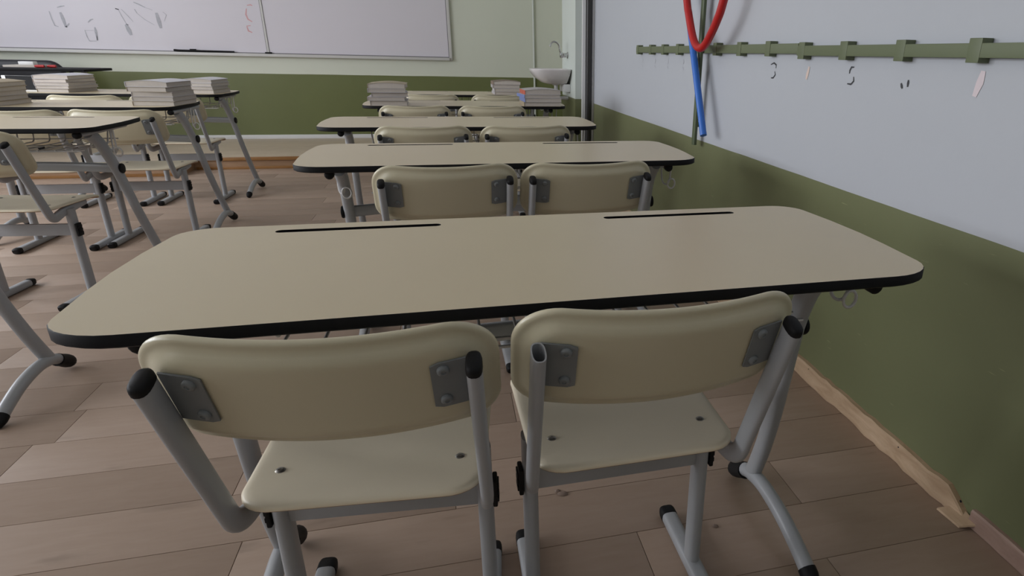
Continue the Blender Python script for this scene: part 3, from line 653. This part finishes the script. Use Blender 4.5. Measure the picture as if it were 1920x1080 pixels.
def make_chair(label, x, y, rz=0.0, open_left=False, group='cream school chairs'):
    t = thing('school_chair', label, 'chair', (x, y, 0), rz, group)
    se = link('seat', ME_SEAT, t)
    for sx in (-0.146, 0.146):
        for sy in (-0.055, 0.105):
            kz = seat_place(sx, sy-0.036, 0.006).z; link('seat_screw', ME_SCREW, se, (sx, sy, kz))
    link('backrest', ME_BACK, t)
    for s in (-1, 1):
        hollow = open_left and s < 0
        tb = link('back_tube', ME_CT_OPEN if hollow else ME_CT[s], t, (s*TX, 0, 0))
        if not hollow: link('tube_cap', ME_CAP, tb)
        pl = link('bracket_plate', ME_PLATE[s], t)
        for v in (-0.030, 0.027): link('bolt', ME_BOLT[(s, v)], pl)
        lg = link('leg', ME_CLEG, t, (s*0.181, 0, 0))
        ft = link('foot', ME_CFOOT, t, (s*0.181, 0, 0)); link('foot_cap', ME_FC[0], ft); link('foot_cap', ME_FC[1], ft)
        hc = link('height_cap', ME_SIDE, lg, (s*0.0145, 0, 0.314)); hc.rotation_euler = (0, 0, 0 if s > 0 else PI)
    link('cross_bar', ME_CBAR, t)
    return t
D = math.radians
make_chair('cream chair in the foreground on the left of the nearest desk', -0.160, 0.985, D(-5))
make_chair('cream chair in the foreground nearest the right wall, one tube end uncapped', 0.290, 0.990, D(0.3), True)
make_chair('left cream chair between the nearest and the second desk', -0.020, 2.185, D(1))
make_chair('right cream chair between the nearest and the second desk', 0.434, 2.185, D(2))
make_chair('left cream chair between the second and third right row desks', -0.115, 3.27, D(0))
make_chair('right cream chair between the second and third right row desks', 0.365, 3.27, D(1))
make_chair('left cream chair between the third right row desk and the book desk', -0.200, 4.44, D(0))
make_chair('right cream chair between the third right row desk and the book desk', 0.290, 4.44, D(0))
make_chair('left cream chair at the farthest right row desk', -0.120, 5.55, D(0))
make_chair('right cream chair at the farthest right row desk', 0.420, 5.55, D(0))
make_chair('cream chair at the left photo edge before the empty left row desk', -1.825, 3.15, D(-6))
make_chair('right cream chair behind the empty left row desk', -1.715, 4.11, D(-2))
make_chair('left cream chair behind the empty left row desk, half out of view', -2.150, 4.08, D(-1))
make_chair('right cream chair tucked at the left row desk closest to the podium', -1.870, 5.19, D(-1))
make_chair('left cream chair tucked at the left row desk closest to the podium', -2.345, 5.19, D(0))

# ================================================================== BOOKS
ORD = ['topmost', 'second from top', 'third from top', 'fourth from top', 'fifth from top', 'sixth from top']
def make_book(label, loc, rz, w, dpt, h, cov, group, bulge=0.0, spine=None):
    t = thing('textbook', label, 'book', loc, rz, group)
    c = 0.0016; mb = MB(); n = 8
    def sheet(z0, z1, bl):   # slightly arched cover board
        R_ = []
        for k in range(n+1):
            x = -w/2+w*k/n; a = bl*math.sin(PI*k/n)
            R_.append([Vector((x, -dpt/2, z0+a)), Vector((x, -dpt/2, z1+a)), Vector((x, dpt/2, z1+a)), Vector((x, dpt/2, z0+a))])
        mb.rings(R_)
    sheet(0, c, 0); sheet(h-c, h, bulge)
    cv = mb.build('cover', M_COVERS[cov], t, smooth=0)
    MB().box((-w/2-0.0004, -dpt/2, c*0.2), (-w/2+c, dpt/2, h-c*0.2)).build('spine', M_COVERS[spine if spine is not None else cov], cv, smooth=0)
    pg = MB(); R_ = []
    for k in range(n+1):
        x = -w/2+c+(w-2*c-0.003)*k/n; a = bulge*math.sin(PI*k/n)*0.96
        R_.append([Vector((x, -dpt/2+0.003, c)), Vector((x, -dpt/2+0.003, h-c+a)), Vector((x, dpt/2-0.003, h-c+a)), Vector((x, dpt/2-0.003, c))])
    pg.rings(R_); pg.build('pages', M_PAGE, t, smooth=0); return t
def stack(where, x, y, z, rz, covers, th, w=0.215, dpt=0.285, jit=0.008, group=None, spines=None):
    zz = z; n = len(covers)
    for k, cv in enumerate(covers):           # bottom to top
        h = th*random.uniform(0.85, 1.15); top = k == n-1
        lbl = ('%s book of the pile %s' % (ORD[n-1-k], where)) if k else 'bottom book of the pile %s' % where
        make_book(lbl, (x+random.uniform(-jit, jit), y+random.uniform(-jit, jit), zz), rz+random.uniform(-0.06, 0.06), w*random.uniform(0.96, 1.02), dpt*random.uniform(0.97, 1.02), h, cv, group, 0.010 if top else 0.0, spines[k] if spines else None)
        zz += h+0.0004
Z1 = HL
stack('at the right end of the left book desk', -1.600, 4.255, Z1, D(-6), [2, 0, 0, 2, 1], 0.0245, group='books on the left row book desk, right pile')
stack('at the left photo edge', -2.405, 4.19, Z1, D(-4), [2, 2, 0, 2, 2], 0.0240, group='books on the left row book desk, left pile')
stack('at the right end of the podium-side desk', -1.715, 5.335, Z1, D(-4), [2, 0, 0, 1], 0.0255, group='books on the podium-side desk, right pile')
stack('amid the podium-side desk', -2.600, 5.36, Z1, D(-8), [2, 0, 0, 3, 1], 0.0215, group='books on the podium-side desk, middle pile')
stack('at the left end of the right book desk', -0.375, 4.53, 0.75, D(2), [0, 0, 0, 1, 2], 0.0275, w=0.235, dpt=0.25, group='books on the right row book desk, left pile')
stack('at the right end of the right book desk', 0.640, 4.50, 0.75, D(3), [2, 0, 0, 0], 0.0250, w=0.255, dpt=0.25, spines=[2, 4, 4, 5], group='books on the right row book desk, right pile')
stack('on the farthest right row desk', 0.520, 5.76, 0.75, D(2), [0, 0, 0, 3], 0.0265, w=0.235, dpt=0.25, group='books on the farthest right row desk')

# ---- black panel with white edges on the podium-side desk
pp = at_y(50, 174, 5.30)
bx = thing('display_panel', 'black panel with a white edge propped on a desk beside a book pile', 'panel', (pp.x+0.005, 5.30, Z1), D(-10))
MB().box((-0.135, -0.006, 0.0), (0.125, 0.010, 0.104), bev=0.003).build('casing', M_WHITE, bx)
MB().box((-0.108, -0.0075, 0.012), (0.120, -0.0055, 0.1035)).build('black_face', M_BLACK, bx, smooth=0)
MB().box((-0.04, 0.010, 0.0), (0.04, 0.060, 0.012), bev=0.002).build('stand', M_WHITE, bx)

# ================================================================== TEACHER'S DESK AND CHAIR ON THE PODIUM
TZ = 0.872
tip = at_z(200, 128, TZ); TY0 = tip.y-0.40
td = thing('teacher_desk', 'dark topped teacher desk standing on the podium', 'desk', (tip.x-0.75, tip.y, PZ))
def loc_td(mb): return rel(mb, td)
loc_td(MB().box((tip.x-1.5, TY0, TZ-0.022), (tip.x, TY0+0.50, TZ), bev=0.004)).build('desk_top', M_EDGE, td)
for sx in (tip.x-1.40, tip.x-0.12):
    loc_td(MB().tube([(sx, TY0+0.25, PZ+0.03), (sx, TY0+0.25, TZ-0.024)], 0.020, 0.03, seg=12, side=(1,0,0))).build('leg', M_GREY, td)
    loc_td(MB().tube([(sx, TY0+0.02, PZ+0.016), (sx, TY0+0.46, PZ+0.016)], 0.020, 0.0155, seg=12, side=(1,0,0), ex=3)).build('foot', M_GREY, td)
    loc_td(MB().tube(fillet([(sx, TY0+0.04, TZ-0.03), (sx, TY0+0.12, TZ-0.05), (sx, TY0+0.26, TZ-0.09)], 0.03), 0.014, seg=10)).build('top_bracket', M_BLACK, td)
loc_td(MB().box((tip.x-1.40, TY0+0.235, TZ-0.145), (tip.x-0.55, TY0+0.250, TZ-0.115), bev=0.002)).build('cross_bar', M_GREY, td)
ch = at_y(38, 112, 7.50)
tc_ = thing('office_chair', 'black padded office chair behind the teacher desk', 'chair', (ch.x, 7.50, PZ))
def loc_tc(mb): return rel(mb, tc_)
cz = ch.z
bkm = grid_shell(0.36, 0.29, 0.14, 0.10, lambda d_: 0.006+0.03*sm(d_, 0.05), lambda d_: 0.006+0.03*sm(d_, 0.05), lambda x, y, n_: Vector((ch.x+x, 7.50+n_-0.15*x*x, cz-0.29+y)), 24, 16)
loc_tc(bkm).build('backrest', M_LEATHER, tc_)
stm = grid_shell(0.27, 0.25, 0.08, 0.08, lambda d_: 0.006+0.03*sm(d_, 0.04), lambda d_: 0.006+0.03*sm(d_, 0.04), lambda x, y, n_: Vector((ch.x+x, 7.34+y*0.9, PZ+0.36+n_)), 20, 16)
loc_tc(stm).build('seat', M_LEATHER, tc_)
loc_tc(MB().tube([(ch.x, 7.34, PZ+0.07), (ch.x, 7.34, PZ+0.34)], 0.025, seg=12)).build('gas_column', M_BLACK, tc_)
for k in range(5):
    a = 2*PI*k/5+0.3; e = Vector((ch.x+0.26*math.cos(a), 7.34+0.26*math.sin(a), PZ+0.065))
    ar = loc_tc(MB().tube([(ch.x, 7.34, PZ+0.09), e], 0.018, seg=8, taper=[1.2, 0.8])).build('base_arm', M_BLACK, tc_)
    loc_tc(MB().rings(disc_stack((e.x, e.y-0.012, PZ+0.027), (0,1,0), [(0.020, 0), (0.0265, 0.004), (0.0265, 0.020), (0.020, 0.024)], 12))).build('castor', M_BLACK, ar)
# papers and red pens on the desk
def on_td(px, name): q = at_z(px, 126, TZ); return Vector((q.x, q.y+0.03, TZ))
q0, q1 = at_y(22, 126, tip.y), at_y(100, 126, tip.y)
pad = MB().box((q0.x, tip.y-0.12, TZ+0.0003), (q1.x-0.06, tip.y+0.10, TZ+0.018), bev=0.002).build('paper_pad', M_PAGE); tag(pad, 'flat cream paper pad on the teacher desk', 'paper pad')
pc0, pc1 = at_y(37, 120, tip.y), at_y(65, 120, tip.y)
cardm = MB().box((pc0.x, tip.y-0.02, TZ+0.0185), (pc1.x, tip.y+0.045, TZ+0.048), bev=0.003).build('white_box', M_WHITE); tag(cardm, 'small white box lying on the paper pad', 'box')
for a, b_, dy, nm in ((83, 100, -0.14, 'red pen nearer the middle of the teacher desk'), (101, 117, -0.10, 'red pen nearer the right end of the teacher desk')):
    e0, e1 = at_y(a, 125, tip.y), at_y(b_, 124, tip.y)
    pen = MB().tube([(e0.x, tip.y+dy, TZ+0.0125), (e0.x+0.02, tip.y+dy, TZ+0.0125), (e1.x, tip.y+dy, TZ+0.0125)], 0.012, seg=10, taper=[0.7, 1, 1]).build('red_pen', M_RED); tag(pen, nm, 'pen', 'red pens on the teacher desk')

# ================================================================== CRUMBS ON THE FLOOR
for (px, py, r_, lb) in ((1055, 926, 0.010, 'dry brown leaf crumb on the floor behind the right foreground chair'), (1341, 987, 0.006, 'tiny dark crumb on the floor beside the right desk foot'), (1045, 921, 0.006, 'small brown crumb next to the dry leaf bit')):
    c_ = at_z(px, py, 0.0); rd = random.Random(px); mb = MB()
    prof = [(r_*0.6, 0.0003), (r_, 0.0015), (r_*0.7, 0.004), (r_*0.2, 0.005)]
    rings = disc_stack(c_, (0, 0, 1), prof, 8)
    for ring in rings:
        for k, p in enumerate(ring): q = p-c_; q.x *= 1.5; f_ = rd.uniform(0.7, 1.2); ring[k] = c_+Vector((q.x*f_, q.y*f_, q.z))
    tag(mb.rings(rings).build('floor_crumb', M_COVERS[3]), lb, 'crumb', 'crumbs on the floor')
